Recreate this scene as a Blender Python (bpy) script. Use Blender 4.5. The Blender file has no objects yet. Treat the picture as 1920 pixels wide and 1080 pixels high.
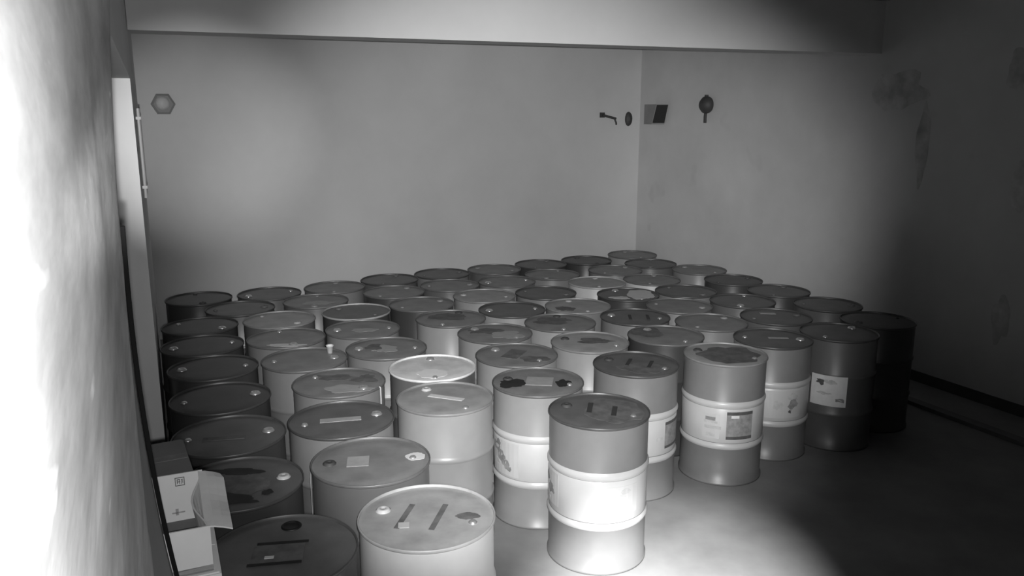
import bpy, math, random
from mathutils import Vector, noise
C = bpy.context.scene.collection
SC = bpy.context.scene
random.seed(7)
PI = math.pi

# ------------------------------------------------------------------ camera
H = 2.55
PITCH = 0.21402
cd = bpy.data.cameras.new('camera')
cam = bpy.data.objects.new('camera', cd)
C.objects.link(cam)
cam.location = (0, 0, H)
cam.rotation_euler = (PI / 2 - PITCH, 0, 0)
cd.sensor_width = 36.0
cd.lens = 1513.7 / 1920 * 36
cd.clip_start = 0.02
SC.camera = cam

# ------------------------------------------------------------------ exposure, world
SC.view_settings.view_transform = 'Standard'
SC.view_settings.look = 'None'
SC.view_settings.exposure = 0.0
SC.view_settings.gamma = 1.0
SC.view_settings.use_curve_mapping = False
w = bpy.data.worlds.new('night')
SC.world = w
w.use_nodes = True
w.node_tree.nodes['Background'].inputs[0].default_value = (0, 0, 0, 1)
w.node_tree.nodes['Background'].inputs[1].default_value = 0.0


# ------------------------------------------------------------------ the surveillance camera's infrared lamps, one added for floor glare (the only light in the room)
def spot(name, loc, yaw, pitch, power, full, blend, rad=0.012):
    """a spot lamp beside the lens: yaw to the right and pitch down, in degrees from straight ahead"""
    l = bpy.data.lights.new(name, 'SPOT')
    l.energy = power
    l.spot_size = math.radians(full)
    l.spot_blend = blend
    l.shadow_soft_size = rad
    o = bpy.data.objects.new(name, l)
    C.objects.link(o)
    o.location = loc
    o.rotation_euler = (PI / 2 - math.radians(pitch), 0, -math.radians(yaw))
    return o


spot('camera_spot', (0.03, 0.0, H + 0.02), 0.5, 11.0, 1600, 51, 0.8)
spot('camera_spot', (0.0, 0.0, H - 0.03), -24.0, 15.0, 160, 92, 1.0)
spot('camera_spot', (-0.01, 0.0, H - 0.09), -20.5, 1.0, 1000, 17, 1.0)
spot('camera_spot', (0.03, 0.0, H - 0.02), 15.0, 4.5, 560, 24, 1.0)
spot('camera_spot', (0.02, 0.0, H - 0.04), 12.6, 36.3, 6200, 25, 1.0)  # added lamp, its pool stands in for lens glare over the floor


# ------------------------------------------------------------------ materials
def mat(name, col, rough=0.6, var=0.0, scale=3.0, metal=0.0, bump=0.0, bscale=30.0, spec=0.5, stretch=None, spots=None):
    m = bpy.data.materials.new(name)
    m.use_nodes = True
    nt = m.node_tree
    b = nt.nodes['Principled BSDF']
    b.inputs['Roughness'].default_value = rough
    b.inputs['Metallic'].default_value = metal
    b.inputs['Specular IOR Level'].default_value = spec
    b.inputs['Base Color'].default_value = (col, col, col, 1)
    tc = nt.nodes.new('ShaderNodeTexCoord')
    src = tc.outputs['Object']
    if stretch:
        mp = nt.nodes.new('ShaderNodeMapping')
        mp.inputs['Scale'].default_value = stretch
        nt.links.new(src, mp.inputs['Vector'])
        src = mp.outputs[0]
    if var:
        n = nt.nodes.new('ShaderNodeTexNoise')
        n.inputs['Scale'].default_value = scale
        n.inputs['Detail'].default_value = 6
        n.inputs['Roughness'].default_value = 0.6
        nt.links.new(src, n.inputs['Vector'])
        r = nt.nodes.new('ShaderNodeValToRGB')
        lo, hi = col * (1 - var), min(col * (1 + var), 0.95)
        r.color_ramp.elements[0].position = 0.3
        r.color_ramp.elements[1].position = 0.7
        r.color_ramp.elements[0].color = (lo, lo, lo, 1)
        r.color_ramp.elements[1].color = (hi, hi, hi, 1)
        nt.links.new(n.outputs['Fac'], r.inputs['Fac'])
        out = r.outputs[0]
        if spots:
            n2 = nt.nodes.new('ShaderNodeTexNoise')
            n2.inputs['Scale'].default_value = spots[0]
            n2.inputs['Detail'].default_value = 3
            nt.links.new(src, n2.inputs['Vector'])
            r2 = nt.nodes.new('ShaderNodeValToRGB')
            r2.color_ramp.elements[0].position = spots[1]
            r2.color_ramp.elements[1].position = spots[1] + 0.06
            mx = nt.nodes.new('ShaderNodeMix')
            mx.data_type = 'RGBA'
            nt.links.new(n2.outputs['Fac'], r2.inputs['Fac'])
            nt.links.new(r2.outputs[0], mx.inputs['Factor'])
            nt.links.new(out, mx.inputs['A'])
            mx.inputs['B'].default_value = (spots[2],) * 3 + (1,)
            out = mx.outputs['Result']
        nt.links.new(out, b.inputs['Base Color'])
    if bump:
        n3 = nt.nodes.new('ShaderNodeTexNoise')
        n3.inputs['Scale'].default_value = bscale
        n3.inputs['Detail'].default_value = 4
        nt.links.new(src, n3.inputs['Vector'])
        bp = nt.nodes.new('ShaderNodeBump')
        bp.inputs['Strength'].default_value = bump
        bp.inputs['Distance'].default_value = 0.01
        nt.links.new(n3.outputs['Fac'], bp.inputs['Height'])
        nt.links.new(bp.outputs[0], b.inputs['Normal'])
    return m


M = {
    'wall': mat('wall_plaster', 0.60, 0.9, 0.06, 0.9, bump=0.15, bscale=8, spec=0.2),
    'wall_dim': mat('wall_plaster_old', 0.56, 0.9, 0.10, 0.8, bump=0.15, bscale=8, spec=0.2, spots=(1.1, 0.66, 0.47)),
    'near': mat('near_plaster', 0.52, 0.85, 0.34, 2.6, bump=0.08, bscale=10, spec=0.25, stretch=(1, 1, 3.2), spots=(5.0, 0.68, 0.85)),
    'edge_shade': mat('shaded_plaster', 0.28, 0.9, 0.10, 3.0, bump=0.1, bscale=14, spec=0.2, stretch=(1, 1, 0.3)),  # darker tone holds the shade of the near wall's edge band
    'jamb': mat('jamb_paint', 0.74, 0.8, 0.05, 2.0, spec=0.3),
    'ceiling': mat('ceiling_plaster', 0.25, 0.95, 0.10, 1.0, spec=0.1),
    'beam': mat('beam_plaster', 0.68, 0.9, 0.05, 1.2, bump=0.1, bscale=8, spec=0.2),
    'floor': mat('floor_concrete', 0.27, 0.45, 0.25, 1.4, bump=0.05, bscale=20, spec=0.4),
    'skirt': mat('skirting_paint', 0.06, 0.7, 0.2, 4.0),
    'kerb': mat('kerb_concrete', 0.16, 0.8, 0.2, 4.0),
    'door': mat('door_steel', 0.30, 0.5, 0.1, 3.0, metal=0.4),
    'matte': mat('matte_black', 0.006, 0.95, spec=0.1),
    'steel': mat('bare_steel', 0.75, 0.3, metal=0.8),
    'hole': mat('bung_hole', 0.008, 0.5),
    'white': mat('white_enamel', 0.46, 0.35, 0.05, 4.0),
    'paper': mat('paper_label', 0.62, 0.7, 0.06, 20.0),
    'ink': mat('label_ink', 0.22, 0.7, 0.3, 25.0),
    'inkpale': mat('label_pale_ink', 0.42, 0.7, 0.2, 25.0),
    'inkdark': mat('label_dark_ink', 0.07, 0.7, 0.3, 25.0),
    'strip': mat('black_strip', 0.035, 0.6),
    'chalk': mat('chalky_patch', 0.80, 0.7, 0.05, 9.0),
    'tape': mat('dark_tape', 0.09, 0.5, 0.2, 20.0),
    'paletape': mat('pale_tape', 0.34, 0.5, 0.1, 20.0),
    'oil': mat('oil_stain', 0.014, 0.5, 0.5, 9.0),
    'grime': mat('dry_grime', 0.12, 0.7, 0.4, 12.0),
    'card': mat('carton_board', 0.44, 0.85, 0.06, 6.0, spec=0.2),
    'cardshade': mat('shaded_carton_board', 0.13, 0.85, 0.1, 6.0, spec=0.2),  # carton board with shade put into its colour
    'fixture': mat('dark_fixture', 0.05, 0.6),
    'fixture_mid': mat('grey_fixture', 0.22, 0.6, 0.1, 5.0),
    'lamp_grey': mat('lamp_grey', 0.27, 0.7),
    'fixture_pale': mat('pale_fixture', 0.55, 0.5),
    'damp': mat('damp_patch', 0.46, 0.9, 0.3, 6.0),
}
# drum paints, darkest to palest; the darkest also carry shade on doorway-side drums
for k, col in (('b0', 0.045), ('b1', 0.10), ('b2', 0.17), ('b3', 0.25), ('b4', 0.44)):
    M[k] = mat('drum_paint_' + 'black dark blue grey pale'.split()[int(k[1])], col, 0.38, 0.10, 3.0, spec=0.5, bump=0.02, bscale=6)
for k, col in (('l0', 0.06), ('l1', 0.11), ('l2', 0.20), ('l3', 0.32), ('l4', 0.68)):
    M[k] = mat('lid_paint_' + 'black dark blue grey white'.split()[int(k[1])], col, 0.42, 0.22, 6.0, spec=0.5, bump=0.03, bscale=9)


# ------------------------------------------------------------------ mesh helpers
def mesh(name, V, F, smooth=False, mats=(), idx=None):
    me = bpy.data.meshes.new(name)
    me.from_pydata([tuple(v) for v in V], [], F)
    for m in mats:
        me.materials.append(m)
    if smooth:
        me.polygons.foreach_set('use_smooth', [True] * len(me.polygons))
    if idx:
        me.polygons.foreach_set('material_index', idx)
    me.update()
    return me


def obj(name, me, parent=None, m=None, loc=None):
    o = bpy.data.objects.new(name, me)
    C.objects.link(o)
    if m is not None:
        if not len(me.materials):
            me.materials.append(m)
        o.material_slots[0].link = 'OBJECT'
        o.material_slots[0].material = m
    if parent is not None:
        o.parent = parent
    if loc is not None:
        o.location = loc
    return o


def empty(name, loc, rotz=0.0):
    o = bpy.data.objects.new(name, None)
    C.objects.link(o)
    o.location = loc
    o.rotation_euler = (0, 0, rotz)
    o.empty_display_size = 0.1
    return o


def tag(o, label, cat, group=None):
    o['label'] = label
    o['category'] = cat
    if group:
        o['group'] = group
    return o


def struct(name, me, m=None, label=None):
    o = obj(name, me, None, m)
    o['kind'] = 'structure'
    if label:
        o['label'] = label
    return o


def lathe(prof, n=48, smooth=True, cap0=False, cap1=False):
    V, F = [], []
    for r, z in prof:
        for i in range(n):
            a = 2 * PI * i / n
            V.append((r * math.cos(a), r * math.sin(a), z))
    for j in range(len(prof) - 1):
        for i in range(n):
            k = (i + 1) % n
            F.append((j * n + i, j * n + k, (j + 1) * n + k, (j + 1) * n + i))
    if cap0:
        F.append(tuple(range(n - 1, -1, -1)))
    if cap1:
        b = (len(prof) - 1) * n
        F.append(tuple(b + i for i in range(n)))
    return V, F


def join(*parts):
    V, F = [], []
    for v, f in parts:
        o = len(V)
        V += list(v)
        F += [tuple(i + o for i in q) for q in f]
    return V, F


def shift(vf, d):
    return [(x + d[0], y + d[1], z + d[2]) for x, y, z in vf[0]], vf[1]


BOXF = [(0, 3, 2, 1), (4, 5, 6, 7), (0, 1, 5, 4), (1, 2, 6, 5), (2, 3, 7, 6), (3, 0, 4, 7)]


def box(x0, x1, y0, y1, z0, z1):
    return [(x0, y0, z0), (x1, y0, z0), (x1, y1, z0), (x0, y1, z0), (x0, y0, z1), (x1, y0, z1), (x1, y1, z1), (x0, y1, z1)], list(BOXF)


def prism(poly, z0, z1):
    """upright block over a counter-clockwise footprint"""
    n = len(poly)
    V = [(x, y, z0) for x, y in poly] + [(x, y, z1) for x, y in poly]
    F = [tuple(range(n - 1, -1, -1)), tuple(range(n, 2 * n))]
    for i in range(n):
        k = (i + 1) % n
        F.append((i, k, n + k, n + i))
    return V, F


def tube(pts, r, n=8):
    V, F = [], []
    pts = [Vector(p) for p in pts]
    for i, p in enumerate(pts):
        d = (pts[min(i + 1, len(pts) - 1)] - pts[max(i - 1, 0)]).normalized()
        a = d.cross(Vector((0.3, 0.9, 0.2))).normalized()
        b = d.cross(a)
        for k in range(n):
            t = 2 * PI * k / n
            V.append(tuple(p + a * (r * math.cos(t)) + b * (r * math.sin(t))))
    for j in range(len(pts) - 1):
        for k in range(n):
            q = (k + 1) % n
            F.append((j * n + k, j * n + q, (j + 1) * n + q, (j + 1) * n + k))
    F.append(tuple(range(n - 1, -1, -1)))
    F.append(tuple((len(pts) - 1) * n + k for k in range(n)))
    return V, F


# ------------------------------------------------------------------ room
A_OFF = 0.065
ANG = math.radians(23.95)
DL = (-math.sin(ANG), math.cos(ANG))       # along the wall with the doorway, away from the camera
NL = (math.cos(ANG), math.sin(ANG))        # out of that wall, into the room


def W(s, n):
    return (s * DL[0] + (n - A_OFF) * NL[0], s * DL[1] + (n - A_OFF) * NL[1])


CEIL = 3.6
S1, S2 = 2.0, 5.5                          # the two sides of the doorway
LINTEL = 2.75
CORNER = (1.85, 11.94)
LCORNER = (-4.0413, 8.9381)
RD = (0.4226, -0.9063)                     # along the aisle wall, towards the camera
RN = (-0.9063, -0.4226)                    # out of the aisle wall
BD = (-0.891, -0.454)                      # along the back wall, towards the doorway side
BN = (0.454, -0.891)                       # out of the back wall


def along(p, d, t, n=(0, 0), k=0.0):
    return (p[0] + d[0] * t + n[0] * k, p[1] + d[1] * t + n[1] * k)


REND = along(CORNER, RD, 15.0)
LEND = W(-2.2, 0)

poly = [along(LEND, (-0.5, -0.8), 0.6), along(REND, (0.6, -0.6), 0.7), along(CORNER, (0.4, 0.9), 0.6), along(LCORNER, (-0.9, 0.4), 0.6)]
struct('floor', mesh('floor', *prism(poly, -0.2, 0.0)), M['floor'])
struct('ceiling', mesh('ceiling', *prism(poly, CEIL, CEIL + 0.2)), M['ceiling'])


def wallblock(p, q, n, thick, z0, z1):
    """block whose face p-q looks along n"""
    a = (p[0] - n[0] * thick, p[1] - n[1] * thick)
    b = (q[0] - n[0] * thick, q[1] - n[1] * thick)
    pts = [p, q, b, a]
    ar = sum(pts[i][0] * pts[(i + 1) % 4][1] - pts[(i + 1) % 4][0] * pts[i][1] for i in range(4))
    if ar < 0:
        pts.reverse()
    return prism(pts, z0, z1)


wall_back = struct('wall_back', mesh('wall_back', *wallblock(LCORNER, CORNER, BN, 0.25, 0, CEIL)), M['wall'])
wall_right = struct('wall_right', mesh('wall_right', *wallblock(CORNER, REND, RN, 0.25, 0, CEIL)), M['wall_dim'])
fn = (-(REND[1] - LEND[1]), REND[0] - LEND[0])
fl = math.hypot(*fn)
fn = (fn[0] / fl, fn[1] / fl)
struct('wall_front', mesh('wall_front', *wallblock(LEND, REND, fn, 0.25, 0, CEIL)), M['wall_dim'])


def bow(z):
    """the old edge is not plumb: it swells at the head and towards the foot"""
    if z > 2.1:
        return -0.010 + 0.024 * min(((z - 2.1) / 0.65) ** 2, 1.6)
    return -0.010 + 0.050 * min(((2.1 - z) / 0.72) ** 2, 1.5)


# near stretch of the doorway wall: rough plaster, coat broken along the lower edge, shade there put into darker colour
NS, NZ = 110, 96
V, F, I = [], [], []
for j in range(NZ + 1):
    z = CEIL * j / NZ
    for i in range(NS + 1):
        s = -2.2 + (S1 + 2.2) * i / NS
        k = max(0.0, (s + 0.1) / (S1 + 0.1))
        n = bow(z) * k ** 1.5
        n += 0.0030 * noise.noise(Vector((s * 1.5, 3.1, z * 1.2))) + 0.0008 * noise.noise(Vector((s * 5, 1.3, z * 2.6))) + 0.0004 * noise.noise(Vector((s * 13, 9.3, z * 7.0)))
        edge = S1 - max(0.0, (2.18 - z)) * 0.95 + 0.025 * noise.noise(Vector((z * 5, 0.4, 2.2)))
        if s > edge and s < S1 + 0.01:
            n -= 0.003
        x, y = W(s, n)
        V.append((x, y, z))
for j in range(NZ):
    for i in range(NS):
        F.append((j * (NS + 1) + i, j * (NS + 1) + i + 1, (j + 1) * (NS + 1) + i + 1, (j + 1) * (NS + 1) + i))
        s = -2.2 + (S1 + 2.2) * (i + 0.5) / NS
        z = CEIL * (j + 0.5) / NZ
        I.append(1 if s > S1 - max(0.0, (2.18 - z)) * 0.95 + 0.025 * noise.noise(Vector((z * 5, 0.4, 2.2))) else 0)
nb = len(V)
# its end face and back
for j in range(NZ + 1):
    z = CEIL * j / NZ
    V.append(W(S1, -0.30) + (z,))
for j in range(NZ + 1):
    z = CEIL * j / NZ
    V.append(W(-2.2, -0.30) + (z,))
for j in range(NZ):
    F.append((j * (NS + 1) + NS, nb + j, nb + j + 1, (j + 1) * (NS + 1) + NS))
    I.append(1)
    q = nb + NZ + 1
    F.append((nb + j, q + j, q + j + 1, nb + j + 1))
    I.append(1)
    F.append((q + j, j * (NS + 1), (j + 1) * (NS + 1), q + j + 1))
    I.append(1)
struct('wall_left', mesh('wall_left', V, F, True, (M['near'], M['edge_shade']), I))

# far stretch, lintel and the closed door at the back of the recess
fl_ = wallblock(W(S2, 0), LCORNER, NL, 0.30, 0, CEIL)
struct('wall_far_left', mesh('wall_far_left', *fl_), M['jamb'])
struct('trim_1', mesh('lintel', *wallblock(W(S1 - 0.001, 0), W(S2, 0), NL, 0.30, LINTEL, CEIL)), M['jamb'], 'plain lintel above the doorway')
dv = wallblock(W(S1 - 0.05, -0.29), W(S2 + 0.05, -0.29), NL, 0.05, 0, LINTEL + 0.03)
door = struct('door_1', mesh('door', *dv), M['door'])
for k in range(11):                        # the boards of the door leaf
    z0 = 0.02 + k * 0.248
    obj('door_board', mesh('door_board', *wallblock(W(S1 + 0.02, -0.262), W(S2 - 0.02, -0.262), NL, 0.026, z0, z0 + 0.236)), door, M['door'])

# beam across the room under the ceiling
BP, BQ = (3.70, 8.2136), (-2.66, 5.838)
bn = (0.35, -0.937)
beam = struct('beam', mesh('beam', *wallblock(BP, BQ, bn, 0.30, 3.11, CEIL)), M['beam'])
beam.name = 'trim_2'
beam['label'] = 'deep plastered ceiling beam'

# foot of the aisle wall
struct('baseboard_right', mesh('baseboard', *wallblock(along(CORNER, RD, 0.02, RN, 0.015), along(REND, RD, -0.05, RN, 0.015), RN, 0.014, 0, 0.10)), M['skirt'])
struct('trim_3', mesh('kerb', *wallblock(along(CORNER, RD, 0.4, RN, 0.62), along(REND, RD, -0.5, RN, 0.62), RN, 0.10, 0, 0.035)), M['kerb'], 'low kerb along the foot of the aisle wall')

# black matte strip down the near edge of the doorway
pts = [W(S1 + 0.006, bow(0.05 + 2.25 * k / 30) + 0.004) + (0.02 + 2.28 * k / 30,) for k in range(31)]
tag(obj('edge_strip', mesh('edge_strip', *tube(pts, 0.0055)), None, M['matte']), 'thin black matte strip running down the near edge of the doorway', 'strip')

# damp patches on the aisle wall
def blob(rx, ry, seed, n=28, rag=0.35):
    V = [(0, 0)]
    for i in range(n):
        a = 2 * PI * i / n
        k = 1 + rag * noise.noise(Vector((math.cos(a) * 1.6 + seed * 3.7, math.sin(a) * 1.6, seed * 1.3))) + rag * 0.4 * noise.noise(Vector((math.cos(a) * 4 + seed, math.sin(a) * 4, seed)))
        V.append((rx * k * math.cos(a), ry * k * math.sin(a)))
    return V


def blobplate(rx, ry, seed, th=0.0012, n=28, rag=0.35):
    P = blob(rx, ry, seed, n, rag)[1:]
    return prism(P, 0.0, th)


for t, z, rx, rz, sd in ((5.55, 2.90, 0.10, 0.16, 1), (5.70, 1.96, 0.09, 0.22, 2), (5.67, 0.80, 0.08, 0.20, 3), (4.72, 2.26, 0.07, 0.40, 4), (4.4, 2.75, 0.30, 0.18, 5)):
    P = blob(rx, rz, sd)[1:]
    base = [along(CORNER, RD, t + u, RN, 0.0015) + (z + v,) for u, v in P]
    deep = [along(CORNER, RD, t + u, RN, -0.01) + (z + v,) for u, v in P]
    n = len(P)
    Fp = [tuple(range(n)), tuple(range(2 * n - 1, n - 1, -1))] + [(i, n + i, n + (i + 1) % n, (i + 1) % n) for i in range(n)]
    obj('damp_patch', mesh('damp_patch', base + deep, Fp), wall_right, M['damp'])

# ------------------------------------------------------------------ wall fittings
# hooked bracket on the back wall beside the corner
def bw(t, k, z):
    return along(CORNER, BD, t, BN, k) + (z,)


def rw(t, k, z):
    return along(CORNER, RD, t, RN, k) + (z,)


r = empty('wall_bracket', bw(0.52, 0, 2.47))
def local(o, vf):
    l = o.location
    return [(x - l[0], y - l[1], z - l[2]) for x, y, z in vf[0]], vf[1]
tag(r, 'small dark hooked bracket on the back wall near the corner', 'bracket')
obj('arm', mesh('arm', *local(r, tube([bw(0.66, 0.03, 2.515), bw(0.56, 0.04, 2.49), bw(0.45, 0.05, 2.465)], 0.018))), r, M['fixture'])
obj('hook', mesh('hook', *local(r, tube([bw(0.47, 0.05, 2.46), bw(0.45, 0.06, 2.41), bw(0.44, 0.05, 2.385)], 0.013))), r, M['fixture'])
obj('back_plate', mesh('back_plate', *local(r, wallblock(bw(0.69, 0.025, 0)[:2], bw(0.62, 0.025, 0)[:2], BN, 0.025, 2.48, 2.55))), r, M['fixture'])

r = empty('cable_outlet', bw(0.20, 0, 2.46))
tag(r, 'small dark oval outlet on the back wall right beside the corner', 'outlet')
V, F = lathe([(0.001, 0.045), (0.035, 0.04), (0.055, 0.02), (0.06, 0.0)], 20)
ov = [bw(0.20 + x, z, 2.46 + y * 1.7) for x, y, z in V]
obj('cover', mesh('outlet_cover', *local(r, (ov, F)), smooth=True), r, M['fixture'])
V, F = lathe([(0.001, 0.052), (0.022, 0.050), (0.03, 0.03)], 16)
ov = [bw(0.20 + x, z, 2.46 + y * 1.9) for x, y, z in V]
obj('opening', mesh('outlet_opening', *local(r, (ov, F)), smooth=True), r, M['fixture'])

# hexagonal lamp on the back wall by the doorway side
t0 = 6.36
r = empty('bulkhead_lamp', bw(t0, 0, 2.64))
tag(r, 'faint hexagonal unlit bulkhead lamp on the back wall at the doorway end', 'lamp')
V, F = lathe([(0.125, 0.0), (0.125, 0.05), (0.10, 0.07), (0.001, 0.07)], 6, False)
obj('housing', mesh('lamp_housing', *local(r, ([bw(t0 + x, z, 2.64 + y) for x, y, z in V], F))), r, M['lamp_grey'])
V, F = lathe([(0.075, 0.065), (0.07, 0.10), (0.045, 0.125), (0.001, 0.13)], 24)
obj('globe', mesh('lamp_globe', *local(r, ([bw(t0 + 0.01 + x, z, 2.65 + y) for x, y, z in V], F)), smooth=True), r, M['fixture_pale'])

# box with a dark slanted side on the aisle wall
r = empty('speaker_box', rw(0.42, 0, 2.37))
tag(r, 'square grey box with a dark slanted side on the aisle wall near the corner', 'wall box')
fr = [rw(0.36, 0.012, 2.39), rw(0.62, 0.012, 2.39), rw(0.54, 0.17, 2.39), rw(0.36, 0.17, 2.39), rw(0.36, 0.012, 2.66), rw(0.70, 0.012, 2.66), rw(0.64, 0.17, 2.66), rw(0.36, 0.17, 2.66)]
obj('housing', mesh('box_housing', *local(r, (fr, list(BOXF)))), r, M['fixture_mid'])
sd = [rw(0.628, 0.025, 2.41), rw(0.551, 0.16, 2.41), rw(0.640, 0.16, 2.65), rw(0.700, 0.025, 2.65)]
sd2 = [(x + 0.012 * RD[0], y + 0.012 * RD[1], z) for x, y, z in sd]
obj('side_grille', mesh('side_grille', *local(r, (sd + sd2, list(BOXF)))), r, M['hole'])

# round alarm with a hanging pull handle
r = empty('alarm_bell', rw(1.56, 0, 2.6))
tag(r, 'round dark alarm bell with a hanging handle on the aisle wall', 'alarm')
V, F = lathe([(0.10, 0.0), (0.11, 0.03), (0.105, 0.06), (0.07, 0.10), (0.03, 0.12), (0.001, 0.122)], 24)
obj('gong', mesh('gong', *local(r, ([rw(1.56 + x, z + 0.012, 2.645 + y) for x, y, z in V], F)), smooth=True), r, M['fixture'])
obj('handle', mesh('handle', *local(r, tube([rw(1.55, 0.04, 2.58), rw(1.54, 0.04, 2.50), rw(1.54, 0.04, 2.42)], 0.020))), r, M['fixture'])
obj('cap', mesh('bell_cap', *local(r, tube([rw(1.56, 0.05, 2.74), rw(1.56, 0.05, 2.77)], 0.025))), r, M['fixture'])

# pale pipe on the wall beyond the doorway
r = empty('wall_pipe', W(6.6, 0) + (1.9,))
tag(r, 'short pale upright pipe on the wall just beyond the doorway', 'pipe')
obj('pipe', mesh('pipe', *local(r, tube([W(6.6, 0.018) + (1.93,), W(6.6, 0.018) + (2.58,)], 0.012, 10))), r, M['white'])
for z in (2.0, 2.5):
    obj('clip', mesh('clip', *local(r, wallblock(W(6.58, 0.034), W(6.62, 0.034), NL, 0.036, z, z + 0.02))), r, M['fixture_pale'])

# ------------------------------------------------------------------ drums
R, DH = 0.2925, 0.88
SHELL = [(0.02, 0.012), (0.272, 0.012), (0.284, 0.002), (0.2925, 0.0), (0.2925, 0.016), (0.284, 0.022)]
for zc in (0.29, 0.59):
    SHELL += [(0.284, zc - 0.022), (0.2885, zc - 0.014), (0.2925, zc - 0.005), (0.2925, zc + 0.005), (0.2885, zc + 0.014), (0.284, zc + 0.022)]
SHELL += [(0.284, DH - 0.03), (0.283, DH - 0.02)]
me_shell = mesh('body_shell', *lathe(SHELL, 56, True, True), smooth=True)
LIDP = [(0.001, DH - 0.008), (0.10, DH - 0.008), (0.20, DH - 0.0085), (0.250, DH - 0.009), (0.258, DH - 0.011), (0.276, DH - 0.011), (0.283, DH - 0.012), (0.286, DH - 0.012)]
me_lid = mesh('lid', *lathe(LIDP, 56), smooth=True)
CH = [(0.2845, DH - 0.012), (0.2855, DH - 0.003), (0.2875, DH - 0.0005), (0.2895, DH), (0.2915, DH - 0.002), (0.2925, DH - 0.006), (0.2925, DH - 0.012), (0.289, DH - 0.017), (0.283, DH - 0.020)]
me_rim = mesh('chime', *lathe(CH, 56), smooth=True)
me_bung = mesh('bung', *lathe([(0.033, 0), (0.033, 0.003), (0.028, 0.005), (0.027, 0.010), (0.023, 0.012), (0.010, 0.012), (0.008, 0.009), (0.001, 0.009)], 20), smooth=True)
me_small = mesh('small_bung', *lathe([(0.019, 0), (0.019, 0.003), (0.015, 0.005), (0.014, 0.009), (0.011, 0.010), (0.001, 0.010)], 16), smooth=True)
me_hole = mesh('bung_hole', *join(lathe([(0.042, 0), (0.042, 0.003), (0.036, 0.006), (0.033, 0.004), (0.031, 0.0005), (0.001, 0.0005)], 20)), smooth=True)
BAND = [(0.2846, 0.316), (0.2865, 0.319), (0.2865, 0.561), (0.2846, 0.564)]
me_band = mesh('white_band', *lathe(BAND, 56), smooth=True)
me_bandrib = mesh('band_rib', *lathe([(0.2852, 0.566), (0.290, 0.576), (0.2940, 0.585), (0.2940, 0.597), (0.290, 0.606), (0.2852, 0.614)], 56), smooth=True)
me_bandrib2 = mesh('band_rib_low', *lathe([(0.2852, 0.268), (0.290, 0.276), (0.2940, 0.285), (0.2940, 0.296), (0.290, 0.304), (0.2852, 0.312)], 56), smooth=True)
ZL = DH - 0.0083


def curved(a0, a1, z0, z1, r, th=0.0012, n=8):
    """sticker bent round the drum, angles in radians"""
    V, F = [], []
    for i in range(n + 1):
        a = a0 + (a1 - a0) * i / n
        for rr in (r, r + th):
            for z in (z0, z1):
                V.append((rr * math.cos(a), rr * math.sin(a), z))
    for i in range(n):
        b, q = i * 4, i * 4 + 4
        F += [(b + 2, q + 2, q + 3, b + 3), (b, b + 1, q + 1, q), (b, q, q + 2, b + 2), (b + 1, b + 3, q + 3, q + 1)]
    F += [(0, 2, 3, 1), (n * 4, n * 4 + 1, n * 4 + 3, n * 4 + 2)]
    return V, F


def strip(p, q, wd, th=0.0022):
    """flat strip on a lid from p to q"""
    d = Vector((q[0] - p[0], q[1] - p[1]))
    nn = Vector((-d.y, d.x)).normalized() * wd / 2
    P = [(p[0] - nn.x, p[1] - nn.y), (q[0] - nn.x, q[1] - nn.y), (q[0] + nn.x, q[1] + nn.y), (p[0] + nn.x, p[1] + nn.y)]
    return prism(P[::1], 0, th)


def drum(pos, body, lid, label, bung=None, rim=None, bungmat='steel', white=False, small=True, hole=False):
    x, y = pos
    t = empty('steel_drum', (x, y, 0.0))
    tag(t, label, 'drum', 'steel drums standing on the storeroom floor')
    obj('body_shell', me_shell, t, M[body])
    obj('lid', me_lid, t, M[lid])
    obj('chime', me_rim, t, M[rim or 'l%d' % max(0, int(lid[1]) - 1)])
    a = math.radians(bung) if bung is not None else random.uniform(0, 2 * PI)
    if hole:
        obj('bung_hole', me_hole, t, M['hole'], (0.2 * math.cos(a), 0.2 * math.sin(a), ZL))
    else:
        obj('bung', me_bung, t, M[bungmat], (0.2 * math.cos(a), 0.2 * math.sin(a), ZL))
    if small:
        obj('small_bung', me_small, t, M[bungmat if bungmat == lid else 'steel'], (-0.205 * math.cos(a), -0.205 * math.sin(a), ZL))
    if white:
        obj('white_band', me_band, t, M['white'])
        obj('rolling_hoop', me_bandrib, t, M['white'])
        obj('rolling_hoop', me_bandrib2, t, M['white'])
    return t


def on_lid(t, name, vf, m, dx=0.0, dy=0.0, dz=0.0, label=None):
    o = obj(name, mesh(name, *vf), t, M[m], (dx, dy, ZL + 0.0006 + dz))
    if label:
        o['label'] = label
    return o


def stain(t, dx, dy, rx, ry, seed, m='oil', rag=0.5, dz=0.0):
    return on_lid(t, 'stain', blobplate(rx, ry, seed, 0.0012, 30, rag), m, dx, dy, dz + (seed % 4) * 0.0005)


def face(t, deg):
    """angle on the drum's side, measured from the direction that looks at the room's lamp corner"""
    return math.atan2(-t.location[1], -t.location[0]) + math.radians(deg)


def sticker(t, d0, d1, z0, z1, m='paper', r=0.2868, name='label', parent=None):
    return obj(name, mesh(name, *curved(face(t, d0), face(t, d1), z0, z1, r, 0.0012, max(3, int(abs(d1 - d0) / 6)))), parent or t, M[m])


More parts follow.
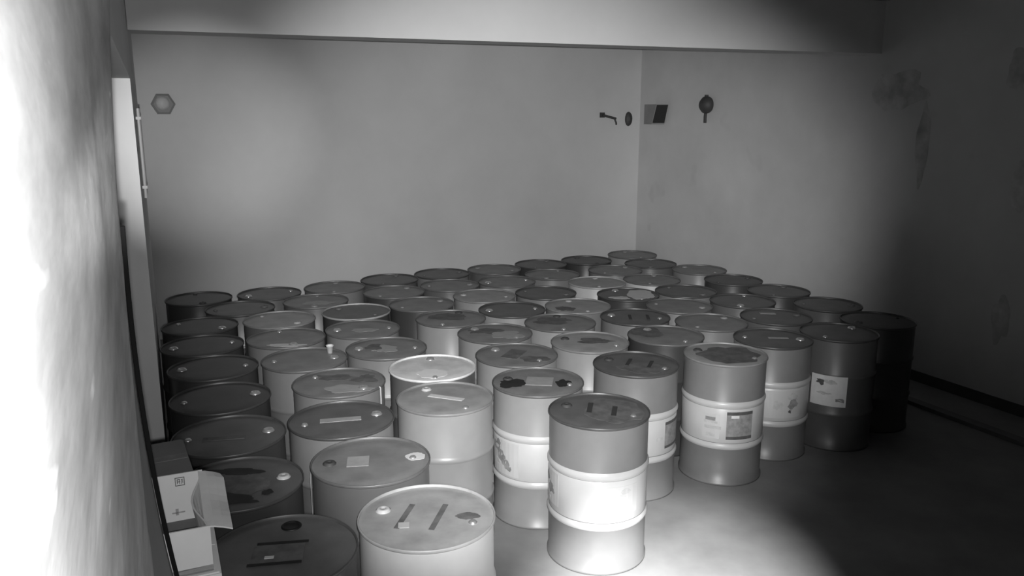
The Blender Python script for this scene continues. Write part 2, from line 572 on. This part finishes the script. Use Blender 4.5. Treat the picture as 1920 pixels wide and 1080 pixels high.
def print_blob(t, d, z, wd, hz, seed, m, parent, r=0.2882):
    """ragged printed patch bent round the drum: centre at d degrees and height z, half sizes wd degrees and hz metres"""
    P = blob(wd, hz, seed, 18, 0.7)[1:]
    n = len(P)
    V = []
    for rr in (r, r + 0.0010):
        for u, v in P:
            a = face(t, d + u)
            V.append((rr * math.cos(a), rr * math.sin(a), z + v))
    F = [tuple(range(n - 1, -1, -1)), tuple(range(n, 2 * n))] + [(i, (i + 1) % n, n + (i + 1) % n, n + i) for i in range(n)]
    return obj('mark_print', mesh('mark_print', V, F), parent, M[m])


# key: centre on the floor, body paint, lid paint, label, angle of the big bung
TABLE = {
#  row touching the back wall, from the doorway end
'p':  ((-2.884, 7.248), 'b0', 'l0', 'dark steel drum alone in the doorway-end corner of the row along the back wall', 300),  # drums along the doorway wall: shade put into their dark paint
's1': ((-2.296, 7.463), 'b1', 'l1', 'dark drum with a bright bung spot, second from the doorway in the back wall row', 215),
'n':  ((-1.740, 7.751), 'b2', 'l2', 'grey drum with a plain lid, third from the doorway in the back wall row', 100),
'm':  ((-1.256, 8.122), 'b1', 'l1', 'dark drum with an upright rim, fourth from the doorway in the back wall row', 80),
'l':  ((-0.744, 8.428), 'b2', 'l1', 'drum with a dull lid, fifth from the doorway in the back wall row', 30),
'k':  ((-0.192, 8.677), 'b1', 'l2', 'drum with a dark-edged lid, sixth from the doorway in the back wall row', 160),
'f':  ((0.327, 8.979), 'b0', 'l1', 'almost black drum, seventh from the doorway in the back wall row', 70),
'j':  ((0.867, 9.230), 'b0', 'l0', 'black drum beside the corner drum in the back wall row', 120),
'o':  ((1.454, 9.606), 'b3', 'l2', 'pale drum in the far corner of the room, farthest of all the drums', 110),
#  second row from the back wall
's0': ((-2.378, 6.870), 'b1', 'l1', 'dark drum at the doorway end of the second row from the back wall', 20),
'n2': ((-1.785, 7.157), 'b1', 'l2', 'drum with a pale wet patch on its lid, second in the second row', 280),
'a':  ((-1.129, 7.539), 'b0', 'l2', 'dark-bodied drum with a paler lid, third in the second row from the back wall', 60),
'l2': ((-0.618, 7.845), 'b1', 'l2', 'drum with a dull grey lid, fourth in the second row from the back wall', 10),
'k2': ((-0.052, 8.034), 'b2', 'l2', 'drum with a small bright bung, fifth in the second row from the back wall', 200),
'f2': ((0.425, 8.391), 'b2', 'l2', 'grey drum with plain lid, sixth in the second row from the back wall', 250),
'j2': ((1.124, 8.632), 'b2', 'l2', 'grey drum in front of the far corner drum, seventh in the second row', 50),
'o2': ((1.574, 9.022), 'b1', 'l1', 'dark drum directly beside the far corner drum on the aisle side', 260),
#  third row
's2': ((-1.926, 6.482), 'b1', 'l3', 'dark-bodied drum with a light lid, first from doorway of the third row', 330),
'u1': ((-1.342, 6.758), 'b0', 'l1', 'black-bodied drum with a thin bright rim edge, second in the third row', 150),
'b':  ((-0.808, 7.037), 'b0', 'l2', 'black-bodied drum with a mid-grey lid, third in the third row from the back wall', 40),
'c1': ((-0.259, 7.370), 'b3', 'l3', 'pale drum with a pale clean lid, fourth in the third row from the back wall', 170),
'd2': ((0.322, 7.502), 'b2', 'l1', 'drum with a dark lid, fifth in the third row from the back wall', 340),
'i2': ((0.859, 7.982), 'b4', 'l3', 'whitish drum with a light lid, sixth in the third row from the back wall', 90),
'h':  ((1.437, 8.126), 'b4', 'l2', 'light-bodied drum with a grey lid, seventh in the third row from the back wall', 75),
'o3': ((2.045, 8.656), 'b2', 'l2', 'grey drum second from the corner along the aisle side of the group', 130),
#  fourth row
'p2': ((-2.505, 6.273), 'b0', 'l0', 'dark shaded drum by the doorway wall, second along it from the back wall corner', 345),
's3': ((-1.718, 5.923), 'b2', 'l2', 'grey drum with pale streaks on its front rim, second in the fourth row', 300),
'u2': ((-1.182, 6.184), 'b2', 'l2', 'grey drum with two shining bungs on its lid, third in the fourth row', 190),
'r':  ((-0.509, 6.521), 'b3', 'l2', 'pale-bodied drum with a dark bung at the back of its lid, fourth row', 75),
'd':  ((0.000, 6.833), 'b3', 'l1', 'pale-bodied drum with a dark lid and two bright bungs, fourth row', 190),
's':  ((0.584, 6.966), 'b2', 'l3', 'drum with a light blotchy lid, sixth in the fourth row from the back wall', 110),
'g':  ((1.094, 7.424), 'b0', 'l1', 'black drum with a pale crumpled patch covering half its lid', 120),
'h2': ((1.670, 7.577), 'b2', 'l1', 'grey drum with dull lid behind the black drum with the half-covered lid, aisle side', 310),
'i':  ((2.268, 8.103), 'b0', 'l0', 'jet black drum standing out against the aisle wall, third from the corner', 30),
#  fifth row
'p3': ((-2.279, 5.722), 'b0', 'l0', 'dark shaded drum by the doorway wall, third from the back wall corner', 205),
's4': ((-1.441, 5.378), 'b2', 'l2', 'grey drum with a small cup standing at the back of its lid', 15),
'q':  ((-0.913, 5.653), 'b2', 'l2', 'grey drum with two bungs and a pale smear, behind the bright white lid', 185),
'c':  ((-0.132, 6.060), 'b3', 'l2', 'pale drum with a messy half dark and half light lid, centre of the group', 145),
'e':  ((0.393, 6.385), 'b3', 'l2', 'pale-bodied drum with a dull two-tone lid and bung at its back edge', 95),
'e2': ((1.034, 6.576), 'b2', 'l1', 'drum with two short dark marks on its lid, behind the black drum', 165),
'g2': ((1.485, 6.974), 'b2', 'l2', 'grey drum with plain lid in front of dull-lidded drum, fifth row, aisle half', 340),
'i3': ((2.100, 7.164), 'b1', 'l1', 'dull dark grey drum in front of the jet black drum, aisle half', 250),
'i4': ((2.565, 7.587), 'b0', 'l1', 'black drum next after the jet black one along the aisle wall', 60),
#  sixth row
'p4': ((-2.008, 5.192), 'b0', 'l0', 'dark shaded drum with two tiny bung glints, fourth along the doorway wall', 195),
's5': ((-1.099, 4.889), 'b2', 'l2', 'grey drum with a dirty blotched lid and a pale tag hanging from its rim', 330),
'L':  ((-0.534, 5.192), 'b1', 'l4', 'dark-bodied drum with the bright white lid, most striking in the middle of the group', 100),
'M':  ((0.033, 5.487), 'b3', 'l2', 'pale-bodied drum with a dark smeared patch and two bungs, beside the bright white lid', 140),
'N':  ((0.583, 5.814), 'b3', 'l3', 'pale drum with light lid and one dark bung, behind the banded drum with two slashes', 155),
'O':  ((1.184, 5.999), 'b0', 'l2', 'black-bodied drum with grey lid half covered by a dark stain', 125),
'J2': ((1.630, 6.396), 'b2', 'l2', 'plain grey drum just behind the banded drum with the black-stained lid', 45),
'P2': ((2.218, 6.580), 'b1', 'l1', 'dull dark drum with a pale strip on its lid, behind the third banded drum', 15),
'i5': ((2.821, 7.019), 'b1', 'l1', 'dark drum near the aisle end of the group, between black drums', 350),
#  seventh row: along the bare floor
'p5': ((-1.752, 4.603), 'b0', 'l0', 'darkest drum by the doorway wall, behind the drum beside the jamb foot', 25),
'G':  ((-0.402, 4.602), 'b3', 'l3', 'pale plain drum with a smooth lid and big bright white bung', 130),
'K':  ((0.166, 4.903), 'b3', 'l2', 'white-banded drum with a pale sticker and black arc stain on its lid', 165),
'I':  ((0.846, 5.275), 'b2', 'l1', 'white-banded drum with two slashes on its lid, standing behind the foremost banded drum', 150),
'J':  ((1.515, 5.503), 'b2', 'l3', 'white-banded drum with a large black stain on its lid and framed panel on band', 150),
'P':  ((1.983, 5.916), 'b2', 'l1', 'white-banded drum standing on bare floor beside the drum with black-stained lid', 350),
'Q':  ((2.554, 6.087), 'b1', 'l1', 'dark drum with a square white label on its side', 40),
'R':  ((3.021, 6.458), 'b0', 'l0', 'black drum at the aisle end of the group, nearest the aisle wall', 200),
#  the front drums; shade by the doorway put into three dark bodies
'F':  ((-0.953, 4.258), 'b2', 'l1', 'grey drum with one long pale strip and a bright bung on its lid', 25),
'E':  ((-1.503, 4.028), 'b0', 'l1', 'dark drum with a pale bung at the foot of the doorway jamb', 20),
'C':  ((-0.695, 3.708), 'b1', 'l2', 'drum with a pale paper scrap beside a dark bung on its lid', 190),
'D':  ((-1.264, 3.460), 'b0', 'l1', 'dark drum with black puddles on its lid, just behind the open carton', 20),
'H':  ((0.501, 4.392), 'b2', 'l1', 'foremost white-banded drum with two short dark slashes on lid, beside bare floor', 155),
'A':  ((-0.362, 3.148), 'b4', 'l3', 'pale drum with two long dark strips across its lid, nearest in front', 165),
'B':  ((-0.898, 2.866), 'b0', 'l1', 'dark drum with an open bung hole and a barred sticker, beside the open carton', 95),
}
WHITE = {'H', 'K', 'I', 'J', 'P'}
GLINT = {'s1', 'd', 'k2', 'e2', 'g', 'i3'}
DARKBUNG = {'H', 'I', 'K', 'N', 'C', 'r', 'e', 'J'}
RIM = {'L': 'l4', 'u1': 'l3', 'i2': 'l3', 'A': 'l3'}
DR = {}
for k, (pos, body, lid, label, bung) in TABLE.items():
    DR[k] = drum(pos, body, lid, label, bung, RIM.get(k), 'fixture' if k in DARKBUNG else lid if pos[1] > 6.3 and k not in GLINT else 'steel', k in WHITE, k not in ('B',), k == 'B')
for k in ('G', 'A', 'D'):
    for ch in DR[k].children:
        if ch.name.startswith('bung'):
            ch.material_slots[0].material = M['white']

# marks, stickers and stains on the lids
for k, s in (('A', [((-0.073, 0.10), (-0.115, -0.11)), ((0.072, 0.10), (0.030, -0.12))]), ('H', [((-0.035, 0.12), (-0.062, -0.04)), ((0.10, 0.06), (0.072, -0.09))]),
             ('I', [((-0.02, 0.11), (-0.07, -0.04)), ((0.12, 0.06), (0.07, -0.09))]), ('e2', [((-0.04, 0.06), (-0.05, -0.10)), ((0.11, 0.06), (0.10, -0.10))])):
    for p, q in s:
        on_lid(DR[k], 'tape_strip', strip(p, q, 0.030 if k == 'H' else 0.024), 'grime' if k == 'A' else 'strip', dz=0.0025, label='dark strip stuck on the lid')
on_lid(DR['A'], 'paper_scrap', strip((-0.11, -0.085), (-0.065, -0.08), 0.045), 'white', dz=0.003, label='white paper scrap at the end of a strip')
stain(DR['A'], 0.175, 0.0, 0.055, 0.030, 11, 'grime', 0.3)
on_lid(DR['B'], 'sticker', strip((-0.11, -0.03), (0.085, 0.0), 0.14), 'grime', label='dark rectangular sticker')
on_lid(DR['B'], 'sticker_bar', strip((-0.112, 0.048), (0.085, 0.076), 0.018), 'hole', dz=0.0024)
on_lid(DR['B'], 'sticker_bar', strip((-0.105, -0.108), (0.095, -0.075), 0.018), 'hole', dz=0.0024)
on_lid(DR['B'], 'sticker_print', strip((-0.055, -0.05), (-0.02, -0.045), 0.018), 'paper', dz=0.0024)
on_lid(DR['C'], 'paper_scrap', strip((-0.115, -0.015), (-0.01, 0.0), 0.115), 'paletape', label='pale paper scrap')
stain(DR['C'], 0.215, 0.05, 0.05, 0.045, 31, 'paper', 0.3)
on_lid(DR['F'], 'tape_strip', strip((-0.115, -0.03), (0.105, 0.02), 0.055), 'paletape', label='long pale strip')
on_lid(DR['E'], 'tape_strip', strip((-0.12, -0.06), (0.09, -0.02), 0.045), 'grime')
on_lid(DR['G'], 'tape_strip', strip((-0.10, 0.05), (0.11, -0.03), 0.045), 'paper', label='pale strip')
stain(DR['L'], 0.0, -0.12, 0.10, 0.09, 41, 'chalk', 0.3)
on_lid(DR['K'], 'sticker', strip((-0.075, 0.02), (0.095, 0.0), 0.16), 'paletape', label='pale square sticker')
stain(DR['K'], -0.17, -0.035, 0.09, 0.075, 42, 'oil', 0.5)
stain(DR['K'], 0.16, -0.03, 0.05, 0.07, 43, 'oil', 0.5)
on_lid(DR['M'], 'tape_strip', strip((0.02, 0.12), (-0.06, -0.08), 0.12), 'grime', label='dark smeared patch')
stain(DR['M'], 0.13, -0.10, 0.10, 0.07, 44, 'grime', 0.5)
stain(DR['J'], 0.02, -0.02, 0.22, 0.20, 45, 'grime', 0.3)
stain(DR['O'], -0.13, 0.07, 0.12, 0.14, 46, 'grime', 0.4)
stain(DR['D'], -0.03, -0.16, 0.17, 0.055, 47, 'oil', 0.5)
stain(DR['D'], -0.05, 0.13, 0.12, 0.035, 48, 'oil', 0.5)
stain(DR['D'], 0.16, -0.09, 0.025, 0.03, 49, 'oil', 0.5)
stain(DR['D'], 0.0, -0.01, 0.15, 0.09, 50, 'grime', 0.4)
stain(DR['H'], 0.08, -0.02, 0.17, 0.19, 51, 'grime', 0.3)
stain(DR['I'], 0.05, -0.09, 0.16, 0.11, 52, 'grime', 0.4)
stain(DR['g'], 0.12, -0.01, 0.13, 0.19, 53, 'paper', 0.4)
stain(DR['g'], -0.09, -0.14, 0.09, 0.06, 54, 'paper', 0.4)
stain(DR['n2'], 0.04, -0.08, 0.13, 0.07, 55, 'paletape', 0.4)
stain(DR['c'], -0.09, 0.06, 0.13, 0.08, 56, 'grime', 0.6)
stain(DR['c'], 0.09, -0.06, 0.12, 0.10, 57, 'paletape', 0.6)
stain(DR['s5'], -0.06, 0.10, 0.15, 0.06, 58, 'grime', 0.6)
stain(DR['s5'], 0.15, 0.08, 0.08, 0.08, 59, 'grime', 0.6)
stain(DR['s5'], 0.10, -0.12, 0.13, 0.07, 60, 'paletape', 0.5)
stain(DR['s3'], 0.05, -0.19, 0.14, 0.035, 61, 'paper', 0.5)
stain(DR['q'], 0.0, -0.02, 0.09, 0.10, 62, 'paletape', 0.5)
stain(DR['q'], -0.10, 0.02, 0.06, 0.07, 63, 'grime', 0.5)
stain(DR['e'], -0.06, 0.05, 0.16, 0.12, 64, 'grime', 0.4)
stain(DR['s'], -0.11, -0.10, 0.09, 0.08, 65, 'grime', 0.5)
stain(DR['r'], -0.02, 0.05, 0.16, 0.12, 66, 'grime', 0.4)
stain(DR['u2'], 0.02, -0.03, 0.10, 0.05, 67, 'paletape', 0.4)
stain(DR['N'], 0.05, 0.03, 0.14, 0.08, 68, 'grime', 0.5)
on_lid(DR['P2'], 'tape_strip', strip((-0.10, 0.12), (0.03, 0.11), 0.05), 'paletape', label='pale strip')
on_lid(DR['P'], 'tape_strip', strip((-0.03, 0.02), (0.12, 0.01), 0.03), 'paletape')

# printed panels on the white bands and the label on the plain dark drum
J = DR['J']
l = sticker(J, 7, 45, 0.345, 0.545, 'ink')
sticker(J, 7, 45, 0.523, 0.545, 'inkdark', 0.2882, 'label_bar', l)
sticker(J, 7, 45, 0.345, 0.367, 'inkdark', 0.2882, 'label_bar', l)
sticker(J, 13, 24, 0.500, 0.520, 'paper', 0.2882, 'label_print', l)
l = sticker(J, -26, -2, 0.345, 0.52, 'white', name='printed_mark')
sticker(J, -22, -8, 0.475, 0.50, 'ink', 0.2882, 'mark_print', l)
sticker(J, -25, -5, 0.455, 0.472, 'inkpale', 0.2882, 'mark_print', l)
sticker(J, -23, 0, 0.415, 0.435, 'inkpale', 0.2882, 'mark_print', l)
sticker(J, -20, -8, 0.36, 0.385, 'inkpale', 0.2882, 'mark_print', l)
Hd = DR['H']
l = sticker(Hd, 10, 50, 0.36, 0.53, 'white', name='printed_mark')
for d, z, wd, hz, m in ((18, 0.435, 7, 0.022, 'inkpale'), (27, 0.465, 6, 0.012, 'inkpale'), (34, 0.495, 6, 0.014, 'inkpale'), (26, 0.39, 6, 0.010, 'inkpale')):
    print_blob(Hd, d, z, wd, hz, d, m, l)
l = sticker(Hd, -84, -50, 0.35, 0.55, 'white', name='printed_mark')
for d, z, wd, hz, m in ((-66, 0.44, 8, 0.035, 'ink'), (-76, 0.50, 6, 0.03, 'ink'), (-74, 0.39, 6, 0.02, 'inkpale')):
    print_blob(Hd, d, z, wd, hz, d, m, l)
K = DR['K']
l = sticker(K, -70, -24, 0.33, 0.55, 'white', name='printed_mark')
for d, z, wd, hz, m in ((-60, 0.50, 9, 0.04, 'ink'), (-52, 0.45, 7, 0.035, 'ink'), (-44, 0.41, 6, 0.03, 'ink'), (-62, 0.40, 7, 0.02, 'inkpale'), (-38, 0.375, 4, 0.015, 'ink')):
    print_blob(K, d, z, wd, hz, d, m, l)
print_blob(K, 22, 0.50, 5, 0.03, 5, 'ink', l)
I_ = DR['I']
l = sticker(I_, 46, 82, 0.355, 0.54, 'ink')
sticker(I_, 46, 82, 0.355, 0.372, 'inkdark', 0.2882, 'label_bar', l)
sticker(I_, 46, 82, 0.52, 0.54, 'inkdark', 0.2882, 'label_bar', l)
sticker(I_, 32, 42, 0.42, 0.44, 'inkpale', 0.2882, 'label_print')
P_ = DR['P']
l = sticker(P_, -5, 50, 0.34, 0.55, 'white', name='printed_mark')
for d, z, wd, hz, m in ((14, 0.44, 7, 0.035, 'inkpale'), (36, 0.50, 8, 0.028, 'inkpale'), (38, 0.445, 8, 0.035, 'ink'), (32, 0.39, 3, 0.012, 'inkdark')):
    print_blob(P_, d, z, wd, hz, d, m, l)
Q_ = DR['Q']
l = sticker(Q_, -34, 18, 0.36, 0.60, 'paper', 0.2935)
for d, z, wd, hz, m in ((-20, 0.545, 6, 0.022, 'inkdark'), (-6, 0.55, 8, 0.018, 'inkpale'), (9, 0.415, 6, 0.02, 'ink'), (-14, 0.46, 9, 0.012, 'inkpale')):
    print_blob(Q_, d, z, wd, hz, d, m, l, 0.2948)
print_blob(DR['R'], -8, 0.62, 10, 0.012, 3, 'ink', DR['R'], 0.2850)

# a pale tag hanging from the rim of the blotched drum, a pale strip on the drum with the paper scrap
t = DR['s5']
a = math.radians(-20)
ca, sa = math.cos(a), math.sin(a)
o = obj('hanging_tag', mesh('hanging_tag', *tube([(ca * 0.289, sa * 0.289, 0.880), (ca * 0.297, sa * 0.297, 0.872), (ca * 0.298, sa * 0.298, 0.80), (ca * 0.297, sa * 0.297, 0.70)], 0.0045)), t, M['white'])
o['label'] = 'pale cord hanging down the side'
obj('tag_knot', mesh('tag_knot', *shift(lathe([(0.001, -0.022), (0.010, -0.016), (0.012, 0.0), (0.008, 0.016), (0.001, 0.02)], 12), (ca * 0.3, sa * 0.3, 0.69)), smooth=True), o, M['white'])
t = DR['C']
a = math.radians(197)
obj('side_strip', mesh('side_strip', *curved(a, a + 0.05, 0.62, 0.855, 0.2935, 0.001, 2)), t, M['paper'])['label'] = 'pale strip on the side'

# small cup on a lid
r = empty('small_cup', (-1.30, 5.54, ZL))
tag(r, 'small pale cup standing on the back of a grey drum lid', 'cup')
obj('cup_wall', mesh('cup_wall', *lathe([(0.018, 0.0), (0.026, 0.055), (0.028, 0.055), (0.025, 0.05), (0.016, 0.004), (0.001, 0.004)], 18, True, True), smooth=True), r, M['paper'])
obj('cup_rim', mesh('cup_rim', *lathe([(0.026, 0.053), (0.030, 0.055), (0.028, 0.058), (0.025, 0.055)], 18), smooth=True), r, M['white'])

# ------------------------------------------------------------------ cartons in the mouth of the doorway
P0 = (-0.785, 1.92)
ROT = math.radians(24)
r0 = empty('tall_carton', (P0[0], P0[1], 0), ROT)      # local: x to the aisle, y away from the camera
tag(r0, 'tall pale carton standing under the open carton', 'carton')
obj('carton_body', mesh('carton_body', *box(-0.36, 0.018, -0.012, 0.30, 0.0, 1.366)), r0, M['card'])
obj('flap', mesh('carton_flap', *box(-0.355, 0.013, -0.007, 0.14, 1.366, 1.370)), r0, M['card'])
obj('flap', mesh('carton_flap', *box(-0.355, 0.013, 0.144, 0.295, 1.366, 1.370)), r0, M['card'])
obj('side_print', mesh('side_print', *box(-0.03, 0.0, -0.0135, -0.012, 1.30, 1.33)), r0, M['inkpale'])

Zb, Zt = 1.372, 1.50
r1 = empty('open_carton', (P0[0], P0[1], Zb), ROT)
tag(r1, 'pale open carton with raised back panel and spread flaps by the doorway edge', 'carton')
th = 0.005
ht = Zt - Zb
obj('bottom_panel', mesh('bottom_panel', *box(-0.34, 0, 0, 0.29, 0, 0.018)), r1, M['cardshade'])  # shadow inside the carton put into a darker bottom board
obj('front_panel', mesh('front_panel', *box(-0.34, 0, 0, th, th, ht)), r1, M['card'])
obj('side_panel', mesh('side_panel', *box(-0.34, -0.34 + th, th, 0.29 - th, th, ht)), r1, M['card'])
bk = obj('back_panel', mesh('back_panel', *box(-0.34, 0, 0.29 - th, 0.29, th, ht + 0.035)), r1, M['card'])
# stamp printed on the back panel: a square frame with strokes inside
def stamp(x, z, s):
    q = []
    y = 0.29 - th - 0.0012
    for a0, a1, b0, b1 in ((0, 1, 0, 0.08), (0, 1, 0.92, 1), (0, 0.08, 0, 1), (0.92, 1, 0, 1), (0.2, 0.55, 0.7, 0.78), (0.2, 0.28, 0.25, 0.75), (0.45, 0.52, 0.2, 0.75), (0.2, 0.55, 0.45, 0.52), (0.65, 0.85, 0.68, 0.76), (0.65, 0.72, 0.2, 0.7), (0.78, 0.84, 0.3, 0.6)):
        q.append(box(x + a0 * s, x + a1 * s, y, y + 0.001, z + b0 * s, z + b1 * s))
    return join(*q)
obj('stamp', mesh('stamp', *stamp(-0.075, ht - 0.002, 0.026)), bk, M['inkdark'])
obj('scuff', mesh('scuff', *join(box(-0.09, -0.055, 0.29 - th - 0.001, 0.29 - th, 0.042, 0.046), box(-0.08, -0.072, 0.29 - th - 0.001, 0.29 - th, 0.036, 0.056))), bk, M['ink'])
# right panel, pushed inwards, torn down towards the front
V, F = [], []
n = 10
for i in range(n + 1):
    y = th + (0.29 - 2 * th) * i / n
    push = -0.030 * math.sin(PI * i / n) ** 1.5 - 0.004
    top = ht + 0.02 * (i / n) ** 2
    for dx in (0.0, th):
        V.append((push * 0.4 - th + dx, y, th))
        V.append((push - th + dx, y, top))
for i in range(n):
    b, q = i * 4, i * 4 + 4
    F += [(b, q, q + 1, b + 1), (b + 2, b + 3, q + 3, q + 2), (b + 1, q + 1, q + 3, b + 3), (b, b + 2, q + 2, q)]
F += [(0, 1, 3, 2), (n * 4, n * 4 + 2, n * 4 + 3, n * 4 + 1)]
obj('side_panel', mesh('side_panel', V, F), r1, M['card'])
# broad flap spread out over the drums
V, F = [], []
for i in range(n + 1):
    y = 0.015 + 0.27 * i / n
    for k in range(4):
        u = k / 3
        wd = 0.068 - (0.008 if i in (n,) else 0.0)
        x = -0.012 + wd * u
        z = ht - 0.006 + 0.040 * (i / n) ** 1.5 - 0.020 * u ** 1.6 + 0.004 * math.sin(i * 0.9) * u
        V.append((x, y, z))
m0 = len(V)
V += [(x, y, z - 0.004) for x, y, z in V]
for i in range(n):
    for k in range(3):
        a = i * 4 + k
        F.append((a, a + 1, a + 5, a + 4))
        F.append((m0 + a, m0 + a + 4, m0 + a + 5, m0 + a + 1))
for i in range(n):
    a = i * 4
    F += [(a, a + 4, m0 + a + 4, m0 + a), (a + 3, m0 + a + 3, m0 + a + 7, a + 7)]
for k in range(3):
    F += [(k, m0 + k, m0 + k + 1, k + 1), (n * 4 + k, n * 4 + k + 1, m0 + n * 4 + k + 1, m0 + n * 4 + k)]
obj('side_flap', mesh('side_flap', V, F), r1, M['card'])

p1 = (P0[0] - 0.155, P0[1] + 0.30)
r2 = empty('closed_carton', (p1[0], p1[1], 0), math.radians(28))
tag(r2, 'closed carton, coloured darker for shade, behind the open carton, against the doorway', 'carton')
obj('carton_body', mesh('carton_body', *box(-0.28, 0, 0.012, 0.30, 0.0, 1.50)), r2, M['cardshade'])  # shadow on this carton put into the board colour
obj('flap', mesh('carton_flap', *box(-0.275, -0.004, 0.016, 0.152, 1.50, 1.504)), r2, M['cardshade'])
obj('flap', mesh('carton_flap', *box(-0.275, -0.004, 0.158, 0.296, 1.50, 1.504)), r2, M['cardshade'])
obj('tape', mesh('carton_tape', *box(-0.278, -0.002, 0.135, 0.175, 1.5042, 1.505)), r2, M['grime'])
